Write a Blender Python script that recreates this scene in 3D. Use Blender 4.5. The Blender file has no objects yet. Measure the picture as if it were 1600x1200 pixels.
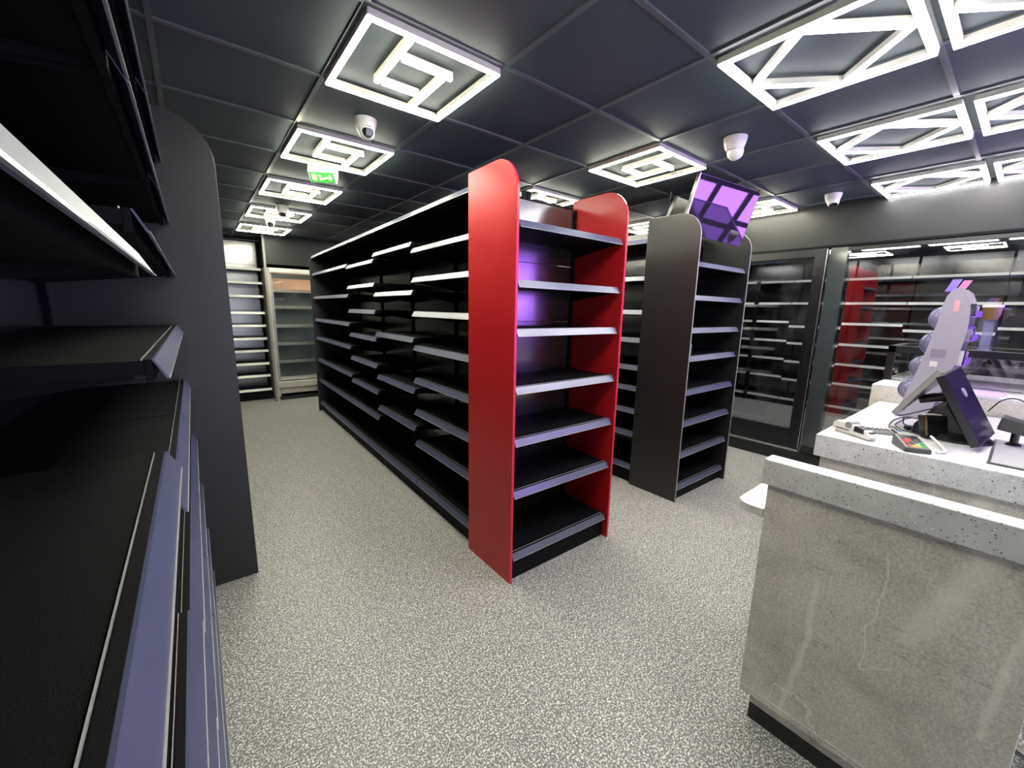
import bpy, bmesh, math, random
from mathutils import Vector, Matrix
random.seed(7)
PI = math.pi
S = bpy.context.scene
C = S.collection
# ------------------------------------------------------------ camera
cam = bpy.data.cameras.new('camera'); co = bpy.data.objects.new('camera', cam); C.objects.link(co)
cam.sensor_width = 36; cam.lens = 36 * 629 / 1600; cam.clip_start = .01; cam.clip_end = 60
Rt = Vector((.7880, -.6153, .0186)); Fw = Vector((.6074, .7729, -.1817))
Fw.normalize(); Rt = (Rt - Fw * Rt.dot(Fw)).normalized(); Up = Rt.cross(Fw)
M = Matrix((Rt, Up, -Fw)).transposed().to_4x4(); M.translation = Vector((0, 0, 1.54))
co.matrix_world = M
S.camera = co
# ------------------------------------------------------------ world, exposure, light levels
w = bpy.data.worlds.new('world'); S.world = w; w.use_nodes = True
w.node_tree.nodes['Background'].inputs[0].default_value = (.55, .62, .8, 1)
w.node_tree.nodes['Background'].inputs[1].default_value = .4
S.view_settings.view_transform = 'Standard'; S.view_settings.look = 'None'
S.view_settings.gamma = 1; S.view_settings.use_curve_mapping = False
S.view_settings.exposure = .85
LAMP = 31.0      # ceiling light bars
PURPLE = 9.5     # shop window film lit by the sign outside
DAY_FILL = 2.2        # unseen shop window added as daylight fill
COLD = 3.5       # panel lights of the cold room
CEIL = 2.58

# ------------------------------------------------------------ materials
def nmat(name):
    m = bpy.data.materials.new(name); m.use_nodes = True
    return m, m.node_tree.nodes, m.node_tree.links, m.node_tree.nodes['Principled BSDF']
def mat(name, col, rough=.5, metal=0., spec=.5, vary=.0, scale=8., bump=0., bscale=60., coat=0., ior=None, rvary=0.):
    m, N, L, P = nmat(name)
    P.inputs['Base Color'].default_value = (*col, 1)
    P.inputs['Roughness'].default_value = rough
    P.inputs['Metallic'].default_value = metal
    P.inputs['Specular IOR Level'].default_value = spec
    if ior: P.inputs['IOR'].default_value = ior
    if coat: P.inputs['Coat Weight'].default_value = coat; P.inputs['Coat Roughness'].default_value = .08
    tc = N.new('ShaderNodeTexCoord')
    n = N.new('ShaderNodeTexNoise'); n.inputs['Scale'].default_value = scale; n.inputs['Detail'].default_value = 6
    L.new(tc.outputs['Object'], n.inputs['Vector'])
    mx = N.new('ShaderNodeMix'); mx.data_type = 'RGBA'
    k = max(vary, .04)
    mx.inputs[6].default_value = (*[c * (1 - k) for c in col], 1); mx.inputs[7].default_value = (*[min(1, c * (1 + k)) for c in col], 1)
    L.new(n.outputs['Fac'], mx.inputs[0]); L.new(mx.outputs[2], P.inputs['Base Color'])
    if rvary:
        mr = N.new('ShaderNodeMapRange'); mr.inputs[1].default_value = .3; mr.inputs[2].default_value = .7
        mr.inputs[3].default_value = rough - rvary; mr.inputs[4].default_value = rough + rvary
        L.new(n.outputs['Fac'], mr.inputs[0]); L.new(mr.outputs[0], P.inputs['Roughness'])
    if bump:
        b = N.new('ShaderNodeBump'); b.inputs['Strength'].default_value = bump; b.inputs['Distance'].default_value = .002
        n2 = N.new('ShaderNodeTexNoise'); n2.inputs['Scale'].default_value = bscale
        L.new(tc.outputs['Object'], n2.inputs['Vector']); L.new(n2.outputs['Fac'], b.inputs['Height']); L.new(b.outputs[0], P.inputs['Normal'])
    return m
def emit(name, col, st):
    m, N, L, P = nmat(name)
    P.inputs['Base Color'].default_value = (*[c * .6 for c in col], 1)
    P.inputs['Emission Color'].default_value = (*col, 1); P.inputs['Emission Strength'].default_value = st
    return m
BLK = mat('black_powder_coat', (.0045, .0045, .006), .62, spec=.12, vary=.4, scale=5, bump=.15, bscale=400)
BLKP = mat('black_back_panel', (.011, .011, .012), .20, vary=.3, scale=4, ior=2.4)
BLKW = mat('black_board', (.008, .0085, .0095), .45, ior=1.6, vary=.2, scale=3, bump=.1, bscale=200)
TILE = mat('ceiling_tile_black', (.050, .068, .082), .6, vary=.2, scale=2.5)
GRID = mat('ceiling_grid_black', (.095, .108, .118), .4)
WALLM = mat('black_painted_wall', (.014, .0145, .015), .42, spec=.38, vary=.25, scale=2.2, bump=.1, bscale=30)
STRIP = mat('price_strip_plastic', (.050, .062, .135), .36, vary=.2, scale=6, ior=2.35)
STRIPW = mat('pale_price_strip', (.62, .64, .60), .25, spec=.7, vary=.1, scale=9)
RAIL = mat('clear_rail_plastic', (.42, .42, .42), .2, spec=.8)
RED = mat('red_laminate', (.52, .012, .018), .33, vary=.16, scale=3, rvary=.05)
REDE = mat('red_edge', (.62, .02, .05), .3)
WHT = mat('white_plastic', (.72, .71, .68), .35, vary=.05)
HOUS = mat('lamp_housing', (.6, .59, .52), .4)
SILV = mat('silver_metal', (.55, .56, .56), .25, metal=.85)
CREAM = mat('cream_enamel', (.52, .49, .43), .35, vary=.1)
FRGY = mat('fridge_grey_liner', (.34, .37, .37), .4, vary=.12)
DARKP = mat('black_plastic', (.010, .010, .012), .28, vary=.2)
DGREY = mat('dark_grey_plastic', (.055, .055, .055), .4)
GREYP = mat('grey_plastic', (.26, .26, .25), .4)
SCRN = mat('screen_glass', (.012, .010, .016), .10, spec=1., ior=2.4)
LILAC = mat('lilac_acrylic', (.36, .33, .40), .3, vary=.05)
PURP = mat('purple_acrylic', (.36, .16, .75), .2, vary=.2)
BRASS = mat('amber_plastic', (.15, .085, .03), .35)
LENS = mat('camera_lens_glass', (.01, .01, .012), .05, coat=1.)
GREEN = emit('exit_green', (.05, .42, .07), .55)
YEL = emit('exit_pictogram', (.85, 1., .35), 1.0)
def lampmat(name, col, k):
    return emit(name, col, LAMP * k)
LAMPW = lampmat('led_warm_white', (1., .98, .80), 1.2); LAMPC = lampmat('led_cool_white', (1., .97, .97), .8)
COLDM = emit('led_panel', (1, 1, 1), COLD)
def floor_mat():
    m, N, L, P = nmat('speckled_vinyl')
    tc = N.new('ShaderNodeTexCoord')
    n = N.new('ShaderNodeTexNoise'); n.inputs['Scale'].default_value = 150; n.inputs['Detail'].default_value = 1.5; n.inputs['Distortion'].default_value = .6
    L.new(tc.outputs['Object'], n.inputs['Vector'])
    r = N.new('ShaderNodeValToRGB'); e = r.color_ramp.elements
    e[0].position = .36; e[0].color = (.14, .14, .14, 1); e[1].position = .63; e[1].color = (.80, .79, .74, 1)
    a = r.color_ramp.elements.new(.45); a.color = (.18, .18, .18, 1)
    a = r.color_ramp.elements.new(.53); a.color = (.28, .28, .275, 1)
    a = r.color_ramp.elements.new(.57); a.color = (.60, .595, .56, 1)
    L.new(n.outputs['Fac'], r.inputs[0]); L.new(r.outputs[0], P.inputs['Base Color'])
    P.inputs['Roughness'].default_value = .42
    return m
FLOORM = floor_mat()
def terrazzo():
    m, N, L, P = nmat('speckled_solid_surface')
    tc = N.new('ShaderNodeTexCoord'); prev = None
    base = N.new('ShaderNodeTexNoise'); base.inputs['Scale'].default_value = 14; base.inputs['Detail'].default_value = 8
    L.new(tc.outputs['Object'], base.inputs['Vector'])
    r = N.new('ShaderNodeValToRGB'); r.color_ramp.elements[0].position = .3; r.color_ramp.elements[0].color = (.58, .58, .575, 1)
    r.color_ramp.elements[1].position = .7; r.color_ramp.elements[1].color = (.74, .74, .73, 1)
    L.new(base.outputs['Fac'], r.inputs[0]); prev = r.outputs[0]
    for sc, thr, dens, col in ((75, .20, .72, (.95, .94, .90)), (58, .17, .80, (.035, .035, .035)), (110, .22, .70, (.14, .13, .12)), (130, .25, .6, (.85, .84, .8))):
        v = N.new('ShaderNodeTexVoronoi'); v.inputs['Scale'].default_value = sc
        L.new(tc.outputs['Object'], v.inputs['Vector'])
        lt = N.new('ShaderNodeMath'); lt.operation = 'LESS_THAN'; lt.inputs[1].default_value = thr; L.new(v.outputs['Distance'], lt.inputs[0])
        sp = N.new('ShaderNodeSeparateColor'); L.new(v.outputs['Color'], sp.inputs[0])
        gt = N.new('ShaderNodeMath'); gt.operation = 'GREATER_THAN'; gt.inputs[1].default_value = dens; L.new(sp.outputs[0], gt.inputs[0])
        mu = N.new('ShaderNodeMath'); mu.operation = 'MULTIPLY'; L.new(lt.outputs[0], mu.inputs[0]); L.new(gt.outputs[0], mu.inputs[1])
        mx = N.new('ShaderNodeMix'); mx.data_type = 'RGBA'; L.new(mu.outputs[0], mx.inputs[0]); L.new(prev, mx.inputs[6]); mx.inputs[7].default_value = (*col, 1)
        prev = mx.outputs[2]
    L.new(prev, P.inputs['Base Color']); P.inputs['Roughness'].default_value = .4
    return m
TERR = terrazzo()
STREAKS = [((0.309, 0.683), (0.304, 0.493), 0.01, 0.55), ((0.304, 0.493), (0.348, 0.113), 0.01, 0.55), ((0.156, 0.843), (0.152, 0.733), 0.0022, 0.7), ((0.152, 0.733), (0.167, 0.591), 0.0022, 0.7), ((0.167, 0.591), (0.165, 0.454), 0.0022, 0.7), ((0.165, 0.454), (0.105, 0.504), 0.0022, 0.7), ((-0.019, 0.923), (0.018, 0.797), 0.03, 0.5), ((0.018, 0.797), (0.086, 0.617), 0.03, 0.5), ((-0.111, 0.792), (-0.094, 0.648), 0.011, 0.6), ((-0.094, 0.648), (-0.081, 0.447), 0.011, 0.6)]
def stone():
    m, N, L, P = nmat('grey_stone_laminate')
    tc = N.new('ShaderNodeTexCoord')
    mp = N.new('ShaderNodeMapping'); mp.inputs['Rotation'].default_value = (.5, 0, 0); L.new(tc.outputs['Object'], mp.inputs[0])
    n = N.new('ShaderNodeTexNoise'); n.inputs['Scale'].default_value = 3.2; n.inputs['Detail'].default_value = 9; n.inputs['Roughness'].default_value = .68; n.inputs['Distortion'].default_value = .4
    L.new(mp.outputs[0], n.inputs['Vector'])
    r = N.new('ShaderNodeValToRGB'); e = r.color_ramp.elements
    e[0].position = .28; e[0].color = (.46, .43, .38, 1); e[1].position = .75; e[1].color = (.78, .74, .67, 1)
    a = e.new(.5); a.color = (.66, .62, .55, 1)
    L.new(n.outputs['Fac'], r.inputs[0]); prev = r.outputs[0]
    # fine grain
    g = N.new('ShaderNodeTexNoise'); g.inputs['Scale'].default_value = 130; g.inputs['Detail'].default_value = 3; L.new(tc.outputs['Object'], g.inputs['Vector'])
    gm = N.new('ShaderNodeMapRange'); gm.inputs[1].default_value = .3; gm.inputs[2].default_value = .7; gm.inputs[3].default_value = .78; gm.inputs[4].default_value = 1.22; L.new(g.outputs['Fac'], gm.inputs[0])
    gx = N.new('ShaderNodeMix'); gx.data_type = 'RGBA'; gx.blend_type = 'MULTIPLY'; gx.inputs[0].default_value = 1
    L.new(prev, gx.inputs[6]); L.new(gm.outputs[0], gx.inputs[7]); prev = gx.outputs[2]
    # dark hair cracks, thin lines of a stretched noise
    def lines(scale, rot, stretch, wid, col, amt, maskscale, masklo):
        nonlocal prev
        mp = N.new('ShaderNodeMapping'); mp.inputs['Rotation'].default_value = (rot, 0, 0); mp.inputs['Scale'].default_value = (1, stretch, 1)
        L.new(tc.outputs['Object'], mp.inputs[0])
        q = N.new('ShaderNodeTexNoise'); q.inputs['Scale'].default_value = scale; q.inputs['Detail'].default_value = 5; L.new(mp.outputs[0], q.inputs['Vector'])
        s = N.new('ShaderNodeMath'); s.operation = 'SUBTRACT'; s.inputs[1].default_value = .5; L.new(q.outputs['Fac'], s.inputs[0])
        ab = N.new('ShaderNodeMath'); ab.operation = 'ABSOLUTE'; L.new(s.outputs[0], ab.inputs[0])
        mr = N.new('ShaderNodeMapRange'); mr.inputs[1].default_value = 0; mr.inputs[2].default_value = wid; mr.inputs[3].default_value = amt; mr.inputs[4].default_value = 0; L.new(ab.outputs[0], mr.inputs[0])
        k = N.new('ShaderNodeTexNoise'); k.inputs['Scale'].default_value = maskscale; L.new(tc.outputs['Object'], k.inputs['Vector'])
        km = N.new('ShaderNodeMapRange'); km.inputs[1].default_value = masklo; km.inputs[2].default_value = masklo + .1; L.new(k.outputs['Fac'], km.inputs[0])
        mu = N.new('ShaderNodeMath'); mu.operation = 'MULTIPLY'; L.new(mr.outputs[0], mu.inputs[0]); L.new(km.outputs[0], mu.inputs[1])
        mx = N.new('ShaderNodeMix'); mx.data_type = 'RGBA'; L.new(mu.outputs[0], mx.inputs[0]); L.new(prev, mx.inputs[6]); mx.inputs[7].default_value = (*col, 1); prev = mx.outputs[2]
    lines(16, .95, .35, .012, (.26, .23, .20), .6, 6, .48)
    lines(2.0, -1.1, 2.2, .010, (.95, .90, .82), .75, 2.5, .48)
    lines(1.4, -.9, 2.6, .045, (.88, .82, .72), .55, 2.1, .52)
    # pale mineral streaks of the print, as soft strokes in the panel plane (y, z)
    dn = N.new('ShaderNodeTexNoise'); dn.inputs['Scale'].default_value = 14; dn.inputs['Detail'].default_value = 4; L.new(tc.outputs['Object'], dn.inputs['Vector'])
    dv = N.new('ShaderNodeVectorMath'); dv.operation = 'MULTIPLY_ADD'; dv.inputs[1].default_value = (.045, .045, .045); L.new(dn.outputs['Color'], dv.inputs[0]); L.new(tc.outputs['Object'], dv.inputs[2])
    sb = N.new('ShaderNodeVectorMath'); sb.operation = 'SUBTRACT'; sb.inputs[1].default_value = (.0225, .0225, .0225); L.new(dv.outputs[0], sb.inputs[0])
    fl = N.new('ShaderNodeVectorMath'); fl.operation = 'MULTIPLY'; fl.inputs[1].default_value = (0, 1, 1); L.new(sb.outputs[0], fl.inputs[0])
    for a, b, wd, amt in STREAKS:
        A = Vector((0, *a)); B = Vector((0, *b)); AB = B - A
        pa = N.new('ShaderNodeVectorMath'); pa.operation = 'SUBTRACT'; pa.inputs[1].default_value = A; L.new(fl.outputs[0], pa.inputs[0])
        dt = N.new('ShaderNodeVectorMath'); dt.operation = 'DOT_PRODUCT'; dt.inputs[1].default_value = AB / AB.length_squared; L.new(pa.outputs[0], dt.inputs[0])
        cl = N.new('ShaderNodeClamp'); L.new(dt.outputs['Value'], cl.inputs[0])
        sc = N.new('ShaderNodeVectorMath'); sc.operation = 'SCALE'; sc.inputs[0].default_value = AB; L.new(cl.outputs[0], sc.inputs['Scale'])
        ds = N.new('ShaderNodeVectorMath'); ds.operation = 'DISTANCE'; L.new(pa.outputs[0], ds.inputs[0]); L.new(sc.outputs[0], ds.inputs[1])
        mr = N.new('ShaderNodeMapRange'); mr.interpolation_type = 'SMOOTHSTEP'; mr.inputs[1].default_value = wd * .2; mr.inputs[2].default_value = wd * 1.6; mr.inputs[3].default_value = amt; mr.inputs[4].default_value = 0; L.new(ds.outputs['Value'], mr.inputs[0])
        mx = N.new('ShaderNodeMix'); mx.data_type = 'RGBA'; L.new(mr.outputs[0], mx.inputs[0]); L.new(prev, mx.inputs[6]); mx.inputs[7].default_value = (.92, .87, .78, 1); prev = mx.outputs[2]
    L.new(prev, P.inputs['Base Color']); P.inputs['Roughness'].default_value = .45
    return m
STONE = stone()
def glass(name, k, tint=(1, 1, 1), rough=0., dcol=(.5, .55, .58), damt=0.):
    m, N, L, P = nmat(name); N.remove(P); out = N['Material Output']
    t = N.new('ShaderNodeBsdfTransparent'); t.inputs[0].default_value = (*tint, 1)
    g = N.new('ShaderNodeBsdfGlossy'); g.inputs['Roughness'].default_value = rough
    f = N.new('ShaderNodeFresnel'); f.inputs['IOR'].default_value = k
    tc = N.new('ShaderNodeTexCoord'); n = N.new('ShaderNodeTexNoise'); n.inputs['Scale'].default_value = 2.2; n.inputs['Detail'].default_value = 6; n.inputs['Distortion'].default_value = 1.5
    L.new(tc.outputs['Object'], n.inputs['Vector'])
    d = N.new('ShaderNodeBsdfDiffuse'); d.inputs[0].default_value = (*dcol, 1)
    mr = N.new('ShaderNodeMapRange'); mr.inputs[1].default_value = .5; mr.inputs[2].default_value = .75; mr.inputs[3].default_value = damt; mr.inputs[4].default_value = damt + .06; L.new(n.outputs['Fac'], mr.inputs[0])
    m1 = N.new('ShaderNodeMixShader'); L.new(f.outputs[0], m1.inputs[0]); L.new(t.outputs[0], m1.inputs[1]); L.new(g.outputs[0], m1.inputs[2])
    m2 = N.new('ShaderNodeMixShader'); L.new(mr.outputs[0], m2.inputs[0]); L.new(m1.outputs[0], m2.inputs[1]); L.new(d.outputs[0], m2.inputs[2])
    L.new(m2.outputs[0], out.inputs[0]); return m
GLASS = glass('shop_glass', 2.1); GLASSF = glass('fridge_glass', 1.6, (.93, .95, .95)); GLASSC = glass('case_glass', 1.7)
ACRY = glass('clear_acrylic', 1.6, (.86, .86, .95), .10, (.42, .42, .66), .30)
TVS = mat('reflective_screen', (.02, .015, .03), .02, ior=1.85)

# ------------------------------------------------------------ mesh helpers
class MB:
    def __init__(s): s.v = []; s.f = []
    def box(s, x0, x1, y0, y1, z0, z1):
        n = len(s.v); s.v += [(x, y, z) for z in (z0, z1) for y in (y0, y1) for x in (x0, x1)]
        s.f += [tuple(n + i for i in q) for q in ((0, 2, 3, 1), (4, 5, 7, 6), (0, 1, 5, 4), (2, 6, 7, 3), (0, 4, 6, 2), (1, 3, 7, 5))]; return s
    def hexa(s, p):   # 8 points in box order
        n = len(s.v); s.v += [tuple(q) for q in p]
        s.f += [tuple(n + i for i in q) for q in ((0, 2, 3, 1), (4, 5, 7, 6), (0, 1, 5, 4), (2, 6, 7, 3), (0, 4, 6, 2), (1, 3, 7, 5))]; return s
    def prism(s, poly, axis, a, b):
        n = len(s.v); k = len(poly)
        for c in (a, b):
            for p, q in poly:
                s.v.append({'x': (c, p, q), 'y': (p, c, q), 'z': (p, q, c)}[axis])
        s.f.append(tuple(range(n, n + k))[::-1]); s.f.append(tuple(range(n + k, n + 2 * k)))
        for i in range(k):
            j = (i + 1) % k; s.f.append((n + i, n + j, n + k + j, n + k + i))
        return s
    def bar(s, p, q, wd, z0, z1):    # flat bar on the ceiling plane
        p = Vector(p); q = Vector(q); d = (q - p).normalized(); t = Vector((-d.y, d.x)) * wd / 2; d = d * wd / 2
        c = [p - d - t, p - d + t, q + d - t, q + d + t]
        s.hexa([(c[i].x, c[i].y, z) for z in (z0, z1) for i in (0, 2, 1, 3)]); return s
    def lathe(s, prof, n=24, c=(0, 0, 0), R=None):
        b = len(s.v); k = len(prof)
        for i in range(n):
            a = 2 * PI * i / n
            for r, z in prof:
                v = Vector((r * math.cos(a), r * math.sin(a), z))
                if R: v = R @ v
                s.v.append(tuple(v + Vector(c)))
        for i in range(n):
            j = (i + 1) % n
            for t in range(k - 1): s.f.append((b + i * k + t, b + j * k + t, b + j * k + t + 1, b + i * k + t + 1))
        s.f.append(tuple(b + i * k for i in range(n))[::-1]); s.f.append(tuple(b + i * k + k - 1 for i in range(n)))
        return s
    def tube(s, pts, r, n=8):
        pts = [Vector(p) for p in pts]; b = len(s.v)
        for i, p in enumerate(pts):
            d = (pts[min(i + 1, len(pts) - 1)] - pts[max(i - 1, 0)]).normalized()
            a = d.cross(Vector((.13, .21, .97))).normalized(); c = d.cross(a)
            for k in range(n): s.v.append(tuple(p + r * (a * math.cos(2 * PI * k / n) + c * math.sin(2 * PI * k / n))))
        for i in range(len(pts) - 1):
            for k in range(n):
                l = (k + 1) % n; s.f.append((b + i * n + k, b + i * n + l, b + (i + 1) * n + l, b + (i + 1) * n + k))
        s.f.append(tuple(b + k for k in range(n))[::-1]); s.f.append(tuple(b + (len(pts) - 1) * n + k for k in range(n))); return s
    def mesh(s, name, m, smooth=False):
        me = bpy.data.meshes.new(name); me.from_pydata(s.v, [], s.f); me.materials.append(m)
        bm = bmesh.new(); bm.from_mesh(me); bmesh.ops.recalc_face_normals(bm, faces=bm.faces); bm.to_mesh(me); bm.free()
        if smooth:
            me.polygons.foreach_set('use_smooth', [True] * len(me.polygons)); me.update()
            try: me.set_sharp_from_angle(angle=.7)
            except Exception: pass
        return me
    def build(s, name, m, parent=None, smooth=False, bevel=0, loc=None, rz=0):
        o = link(name, s.mesh(name, m, smooth), parent, loc, rz)
        if bevel:
            b = o.modifiers.new('bevel', 'BEVEL'); b.width = bevel; b.segments = 2; b.limit_method = 'ANGLE'
        return o
def link(name, me, parent=None, loc=None, rz=0):
    o = bpy.data.objects.new(name, me); C.objects.link(o)
    if parent: o.parent = parent
    if loc: o.location = loc
    if rz: o.rotation_euler = (0, 0, rz)
    return o
def box(name, m, b, parent=None, bevel=0): return MB().box(*b).build(name, m, parent, bevel=bevel)
def thing(name, label, cat, loc=(0, 0, 0), rz=0, group=None):
    o = link(name, None, None, loc, rz); return tag(o, label, cat, group)
def tag(o, label, cat, group=None):
    o['label'] = label; o['category'] = cat
    if group: o['group'] = group
    return o
def struct(o): o['kind'] = 'structure'; return o
def arc(cx, cy, r, a0, a1, n=10):
    return [(cx + r * math.cos(math.radians(a0 + (a1 - a0) * i / n)), cy + r * math.sin(math.radians(a0 + (a1 - a0) * i / n))) for i in range(n + 1)]
def catmull(pts, n=8):
    P = [Vector(p) for p in pts]; P = [2 * P[0] - P[1]] + P + [2 * P[-1] - P[-2]]; out = []
    for i in range(1, len(P) - 2):
        for k in range(n):
            t = k / n; a, b, c, d = P[i - 1:i + 3]
            out.append(.5 * ((2 * b) + (c - a) * t + (2 * a - 5 * b + 4 * c - d) * t * t + (3 * b - a - 3 * c + d) * t ** 3))
    out.append(P[-2]); return out
CACHE = {}
def cached(key, fn):
    if key not in CACHE: CACHE[key] = fn()
    return CACHE[key]

# ------------------------------------------------------------ the room
XL, XR, YF, YB = -.52, 4.87, -2.2, 8.15
struct(box('floor', FLOORM, (-.6, 9.0, YF - .1, 8.3, -.06, 0)))
struct(box('wall_left', WALLM, (XL - .1, XL, YF - .1, YB + .1, 0, CEIL)))
struct(box('wall_back', WALLM, (XL, 9.0, YB, YB + .1, 0, CEIL)))
wf = MB().box(XL, .5, YF - .1, YF, 0, CEIL).box(.5, 2.9, YF - .1, YF, 2.3, CEIL).box(2.9, 3.7, YF - .1, YF, 0, CEIL).box(3.7, 5.93, YF - .1, YF, 0, .3).box(3.7, 5.93, YF - .1, YF, 2.45, CEIL).box(5.93, 6.1, YF - .1, YF, 0, CEIL)
struct(wf.build('wall_front', WALLM))
# ceiling: backing slab, grid bars and single tiles
ceil = struct(box('ceiling', TILE, (-.6, XR + .02, YF - .1, 8.3, CEIL + .02, CEIL + .08)))
gx0, gy0, gp = -.023, 1.59 - .6 * 7, .6
LIGHTS_L = [(.58, .39), (.58, 1.6), (.58, 2.8), (.58, 4.0), (.58, 5.2), (.58, 6.4), (2.38, 1.59), (2.38, 2.79), (2.38, 3.99), (2.38, 5.19), (2.38, 6.39), (4.19, 1.59), (4.19, 2.79), (4.19, 3.99), (4.19, 5.19)]
for i in range(-1, 9):
    for j in range(0, 19):
        x0, x1, y0, y1 = gx0 + i * gp, gx0 + (i + 1) * gp, gy0 + j * gp, gy0 + (j + 1) * gp
        cx0, cx1, cy0, cy1 = max(x0, XL), min(x1, XR), max(y0, YF), min(y1, YB)
        if cx1 - cx0 < .03 or cy1 - cy0 < .03: continue
        key = ('tile', round(cx1 - cx0, 3), round(cy1 - cy0, 3))
        a, b = cx1 - cx0 - .016, cy1 - cy0 - .016
        me = cached(key, lambda: MB().box(0, a, 0, b, 0, .012).mesh('ceiling_tile', TILE))
        o = link('ceiling_tile', me, ceil, (cx0 + .008, cy0 + .008, CEIL + .003 + .002 * random.random()))
        o.rotation_euler = (random.uniform(-.002, .002), random.uniform(-.002, .002), 0)
for i in range(0, 9):
    x = gx0 + i * gp
    if XL < x < XR: MB().box(x - .011, x + .011, YF, YB, CEIL - .004, CEIL + .012).build('grid_bar', GRID, ceil)
for j in range(0, 19):
    y = gy0 + j * gp
    if YF < y < YB: MB().box(XL, XR, y - .011, y + .011, CEIL - .0035, CEIL + .012).build('grid_bar', GRID, ceil)
struct(box('wall_right', WALLM, (6.0, 6.1, YF, -.46, 0, CEIL)))
struct(box('wall_cold_room_end', WALLM, (XR, 9.0, -.56, -.46, 0, CEIL)))
struct(box('ceiling_by_window', TILE, (XR, 6.1, YF - .1, -.46, CEIL + .003, CEIL + .08)))
# right hand side: header, cold room doors and window
struct(box('wall_right_header', WALLM, (XR, XR + .12, -.46, YB, 2.2, CEIL + .05))).name = 'wall_right'
s = box('trim_1', BLK, (XR - .004, XR + .13, -.46, YB, 2.18, 2.2)); struct(s)
struct(box('baseboard_right', DARKP, (XR - .03, XR + .12, -.46, YB, 0, .12)))
struct(box('trim_2', SILV, (XR - .012, XR + .02, 1.32, 3.2, .122, .145)))
struct(box('trim_3', DARKP, (XR + .01, XR + .12, -.46, 1.3, .12, .20)))
struct(box('wall_right_return', WALLM, (XR, XR + .12, 4.15, YB, .12, 2.18))).name = 'wall_right'
struct(box('trim_4', mat('column_gloss', (.045, .055, .055), .12, coat=.6), (XR + .02, XR + .12, 1.17, 1.305, .12, 2.18)))
for k, y0 in enumerate((1.32, 2.265, 3.21)):
    y1 = y0 + .93
    d = struct(link('door_%d' % (k + 1), None, None, (XR, y0, 0)))
    fr = MB().box(0, .06, 0, .10, .15, 2.18).box(0, .06, .83, .93, .15, 2.18).box(0, .06, .10, .83, .15, .345).box(0, .06, .10, .83, 2.10, 2.18)
    fr.build('door_frame', DARKP, d, bevel=.003)
    MB().box(.025, .035, .095, .835, .34, 2.105).build('pane', GLASS, d)
    MB().box(-.022, -.004, .045, .06, .85, 1.35).box(-.006, .0, .045, .06, .87, .89).box(-.006, .0, .045, .06, 1.31, 1.33).build('door_handle', DARKP, d, bevel=.002)
    MB().box(-.004, 0, .0, .006, .16, 2.17).build('edge_seal', SILV, d)
wn = struct(link('window_1', None, None, (XR, -.45, 0)))
MB().box(.05, .062, 0, 1.62, .20, 2.15).build('pane', GLASS, wn)
MB().box(.03, .09, 0, 1.62, 2.145, 2.18).box(.03, .09, 0, 1.62, .20, .22).build('window_frame', DARKP, wn)
# cold room behind the glass
struct(box('ceiling_cold_room', TILE, (XR + .12, 9.0, -.46, YB, 2.46, 2.5))).name = 'ceiling'
struct(box('wall_cold_room', mat('cold_room_wall', (.05, .055, .058), .45, vary=.5, scale=3), (8.36, 8.5, -.46, YB, 0, 2.5))).name = 'wall_cold_room'
for k, (x, y) in enumerate(((6.88, 1.04), (6.88, .385), (6.88, -.27), (6.88, 1.9), (6.88, 3.0))):
    t = thing('ceiling_panel_light', ['square white panel light in the cold room, left one seen through the big window', 'square white panel light in the cold room, second from the left behind the big window', 'square white panel light in the cold room at the right end of the big window', 'square white panel light in the cold room near its glass doors', 'square white panel light at the far end of the cold room'][k], 'ceiling light', (x, y, 2.46), 0, 'panel lights in the cold room')
    MB().box(0, .68, 0, .6, -.015, 0).build('frame', WHT, t); MB().box(.015, .665, .015, .585, -.019, -.014).build('diffuser', COLDM, t)
# shop front behind the camera: purple window from reflections, daylight window added as fill
PURPE = emit('purple_window_film', (.42, .17, 1.), PURPLE); DAY_FILL_E = emit('added_day_fill', (.80, .86, 1.), DAY_FILL)
w2 = struct(link('window_2', None, None, (3.70, YF - .05, .3)))
for i in range(4):
    for j in range(4):
        MB().box(.04 + i * .56, .04 + i * .56 + .49, 0, .01, .04 + j * .535, .04 + j * .535 + .47).build('pane', PURPE, w2)
for i in range(5): MB().box(i * .56 - .04, i * .56 + .045, -.02, .05, 0, 2.15).build('mullion', DARKP, w2)
for j in range(5): MB().box(0, 2.25, -.015, .045, j * .535 - .035, j * .535 + .045).build('transom', DARKP, w2)
w3 = struct(link('fill_window', None, None, (.5, YF - .05, .0)))
for i in range(2): MB().box(.04 + i * 1.2, 1.16 + i * 1.2, 0, .01, .1, 2.25).build('pane', DAY_FILL_E, w3)
for i in range(3): MB().box(i * 1.18, i * 1.18 + .04, -.02, .05, 0, 2.3).build('mullion', DARKP, w3)
MB().box(0, 2.4, -.02, .05, 0, .1).build('sill', DARKP, w3)
# bulkhead over the fridge
struct(box('wall_back_bulkhead', WALLM, (.955, 4.85, 7.36, YB, 2.16, CEIL))).name = 'wall_back'
struct(box('trim_5', GREYP, (.925, .955, 7.35, 7.40, 0, CEIL)))

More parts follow.
